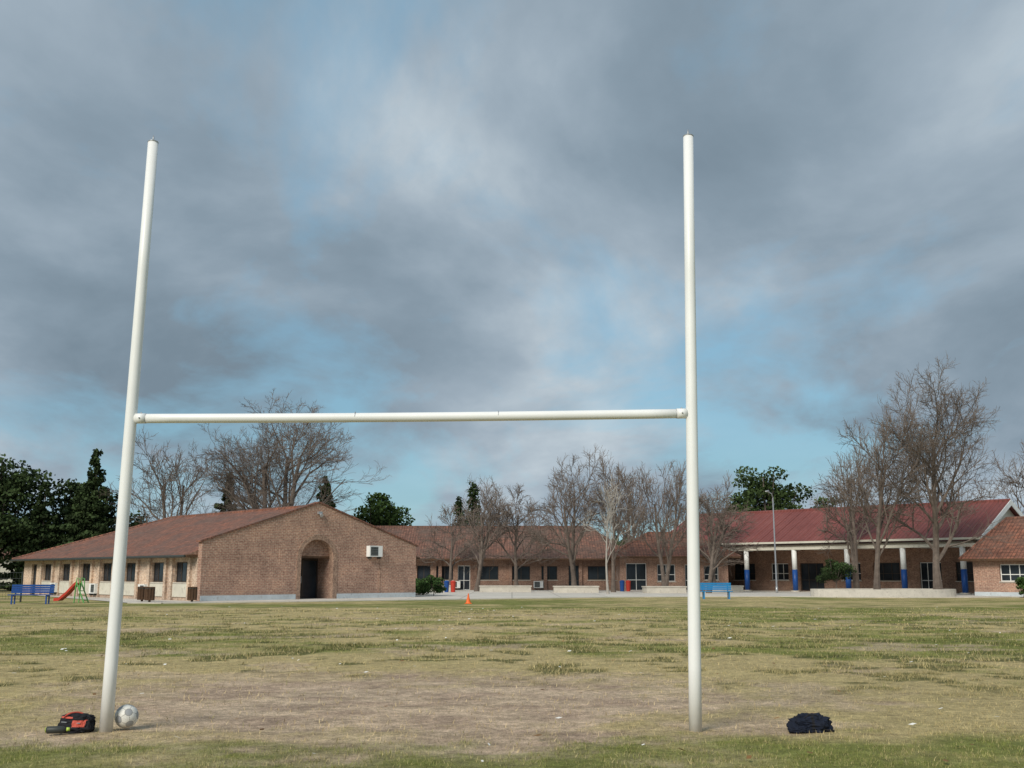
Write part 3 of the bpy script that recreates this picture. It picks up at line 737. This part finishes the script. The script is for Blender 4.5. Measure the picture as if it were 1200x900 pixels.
# ------------------------------------------------------------ street furniture
def bench(x,y,rot,mat,w=1.85,name='park_bench'):
    e=empty(name,(x,y,0),rot)
    mb=MB()
    for k in range(4): mb.box(-w/2,w/2,-.22+k*.125,-.12+k*.125,.42,.46,mat)
    mb.obj('seat',e); mb=MB()
    for k in range(4): mb.box(-w/2,w/2,.27+k*.02,.30+k*.02,.52+k*.105,.61+k*.105,mat)
    mb.obj('backrest',e); mb=MB()
    for s in (-w/2+.2,w/2-.2):
        mb.box(s-.03,s+.03,-.2,-.14,0,.418,mat); mb.box(s-.03,s+.03,.22,.27,0,.418,mat); mb.tube([(s,.3,.4),(s,.385,.93)],[.03,.03],mat,6); mb.box(s-.025,s+.025,-.135,.215,.36,.417,mat)
    mb.obj('legs',e); return e
bench(11.8,62.3,0,'bench_blue')
bench(-23.3,52.2,.1,'blue',2.0)
e=empty('playground_slide',(-22.0,54.3,0),-.1); mb=MB()
pts=[(-1.0,0,.12),(-.75,0,.14),(-.4,0,.42),(0,0,.85),(.15,0,.98)]
for a,b in zip(pts[:-1],pts[1:]):
    mb.poly([(a[0],-.22,a[2]),(b[0],-.22,b[2]),(b[0],.22,b[2]),(a[0],.22,a[2])],'red')
    for s in (-.22,.22): mb.poly([(a[0],s,a[2]-.03),(b[0],s,b[2]-.03),(b[0],s,b[2]+.12),(a[0],s,a[2]+.12)],'red')
mb.obj('chute',e); mb=MB()
for s in (-.24,.24):
    mb.tube([(.15,s,1.05),(.62,s,0)],[.035,.035],'green',8); mb.tube([(.15,s,1.0),(.1,s,0)],[.03,.03],'green',8); mb.tube([(.15,s,1.0),(.18,s,1.25),(.32,s,1.2),(.36,s,.6)],[.025]*4,'green',8)
for k in range(4): 
    t=(k+.5)/4.4; mb.box(.62-.47*t-.04,.62-.47*t+.04,-.24,.24,1.05*t-.02,1.05*t+.02,'green')
mb.obj('ladder',e)
for (x,y) in ((-18.6,55.4),(-19.4,56.6),(-16.6,56.0)):
    e=empty('litter_bin',(x,y,0),.6); mb=MB()
    for k in range(10):
        a=k*.628; mb.box(.2*math.cos(a)-.045,.2*math.cos(a)+.045,.2*math.sin(a)-.045,.2*math.sin(a)+.045,.1,.78,'wood')
    mb.tube([(0,0,.12),(0,0,.74)],[.17,.17],'dark',12); mb.tube([(0,0,.68),(0,0,.71)],[.26,.26],'darkmetal',12); mb.box(-.05,.05,-.05,.05,0,.12,'wood'); mb.obj('slats',e)
for (x,y,m_) in ((-5.1,84,'blue'),(-4.6,84.1,'red'),(9.0,88,'blue'),(9.5,88,'red')):
    e=empty('recycling_bin',(x,y,.02)); mb=MB(); mb.tube([(0,0,0),(0,0,.75)],[.16,.2],m_,12); mb.tube([(0,0,.75),(0,0,.8),(0,0,.9)],[.22,.22,.1],m_,12); mb.obj('bin_body',e)
e=empty('street_lamp',(19.9,81,0)); mb=MB(); mb.tube([(0,0,0),(0,0,.5),(0,0,.5),(0,0,7.2)],[.1,.1,.065,.045],'metal',10); mb.tube([(0,0,7.1),(-.1,-.1,7.45),(-.5,-.3,7.6)],[.035]*3,'metal',8); mb.obj('pole',e,True)
mb=MB(); mb.tube([(-.3,-.2,7.6),(-.4,-.25,7.62),(-.65,-.38,7.6)],[.05,.09,.04],'metal',10); mb.obj('lamp_head',e,True)
e=empty('wire_fence',(0,0,0)); mb=MB()
a=Vector((-45,60.5,0));b=Vector((-25.4,55.8,0)); n=9
for k in range(n+1):
    p=a.lerp(b,k/n); mb.tube([p,p+Vector((0,0,1.55))],[.05,.05],'darkmetal',8)
mb.obj('posts',e); mb=MB()
for z in (.15,.5,.85,1.2,1.5): mb.tube([a+Vector((0,0,z)),b+Vector((0,0,z))],[.014,.014],'darkmetal',4)
m2=110
for k in range(m2):
    p=a.lerp(b,k/m2); mb.tube([p+Vector((0,0,.15)),p+Vector((0,0,1.5))],[.006,.006],'darkmetal',3,False)
mb.obj('mesh',e)

# ------------------------------------------------------------ light
SUN_EL=36; to=Vector((-.5,-.86,0)).normalized()*math.cos(R(SUN_EL)); to.z=math.sin(R(SUN_EL))
sd=bpy.data.lights.new('sun','SUN'); sd.energy=3.1; sd.angle=R(22); sd.color=(1,.94,.84)
so=bpy.data.objects.new('sun',sd); sc.collection.objects.link(so); so.rotation_euler=to.to_track_quat('Z','Y').to_euler()
w=bpy.data.worlds.new('World'); w.name='sky'; sc.world=w; w.use_nodes=True; nt=w.node_tree
bg=nt.nodes['Background']; bg.inputs[1].default_value=.1
sky=N(nt,'ShaderNodeTexSky',sky_type='NISHITA'); sky.sun_disc=False; sky.sun_elevation=R(SUN_EL); sky.sun_rotation=math.atan2(to.x,to.y); sky.air_density=1.2; sky.dust_density=.6; sky.ozone_density=2
tc=N(nt,'ShaderNodeTexCoord'); s=N(nt,'ShaderNodeSeparateXYZ'); L(nt,tc.outputs['Generated'],s.inputs[0])
def MATH(op,a,b=None):
    n=N(nt,'ShaderNodeMath',operation=op)
    for v,i in ((a,0),(b,1)):
        if v is None: continue
        if isinstance(v,(int,float)): n.inputs[i].default_value=v
        else: L(nt,v,n.inputs[i])
    return n.outputs[0]
zz=MATH('ADD',MATH('MAXIMUM',s.outputs[2],0),.26)
cb=N(nt,'ShaderNodeCombineXYZ'); L(nt,MATH('DIVIDE',s.outputs[0],zz),cb.inputs[0]); L(nt,MATH('DIVIDE',s.outputs[1],zz),cb.inputs[1])
mp=N(nt,'ShaderNodeMapping'); L(nt,cb.outputs[0],mp.inputs[0]); mp.inputs['Rotation'].default_value=(0,0,R(35)); mp.inputs['Scale'].default_value=(1.0,.75,1); mp.inputs['Location'].default_value=(3.1,1.4,0)
n1=noise(nt,1.5,10,mp.outputs[0],.53,.25)
mp2=N(nt,'ShaderNodeMapping'); L(nt,cb.outputs[0],mp2.inputs[0]); mp2.inputs['Location'].default_value=(7.3,5.9,2); mp2.inputs['Rotation'].default_value=(0,0,R(30)); mp2.inputs['Scale'].default_value=(1,.7,1)
n3=noise(nt,2.1,10,mp2.outputs[0],.58,.3)
cloud=ramp(nt,n1,[(.32,(1.9,2.55,3.15)),(.44,(2.5,3.25,3.95)),(.54,(3.4,4.2,4.95)),(.68,(5.3,6.1,6.7))])
low=MATH('MULTIPLY',MATH('SUBTRACT',.28,MATH('MINIMUM',MATH('MAXIMUM',s.outputs[2],0),.28)),.28)
gap=ramp(nt,MATH('ADD',n3,low),[(.50,(0,0,0)),(.68,(1,1,1))])
blue=mixc(nt,1.0,sky.outputs[0],(.75,1.0,1.05),'MULTIPLY')
blue=mixc(nt,.6,blue,(2.5,5.0,6.8))
colr=mixc(nt,MATH('MULTIPLY',gap,.75),cloud,blue)
L(nt,colr,bg.inputs[0])

# ------------------------------------------------------------ camera
cd=bpy.data.cameras.new('camera'); cd.sensor_width=36; cd.lens=36*F/1200; cd.clip_end=3000; cd.clip_start=.05
co=bpy.data.objects.new('camera',cd); sc.collection.objects.link(co); co.location=(0,0,CAMZ); co.rotation_euler=(R(90)+p_,0,0); sc.camera=co
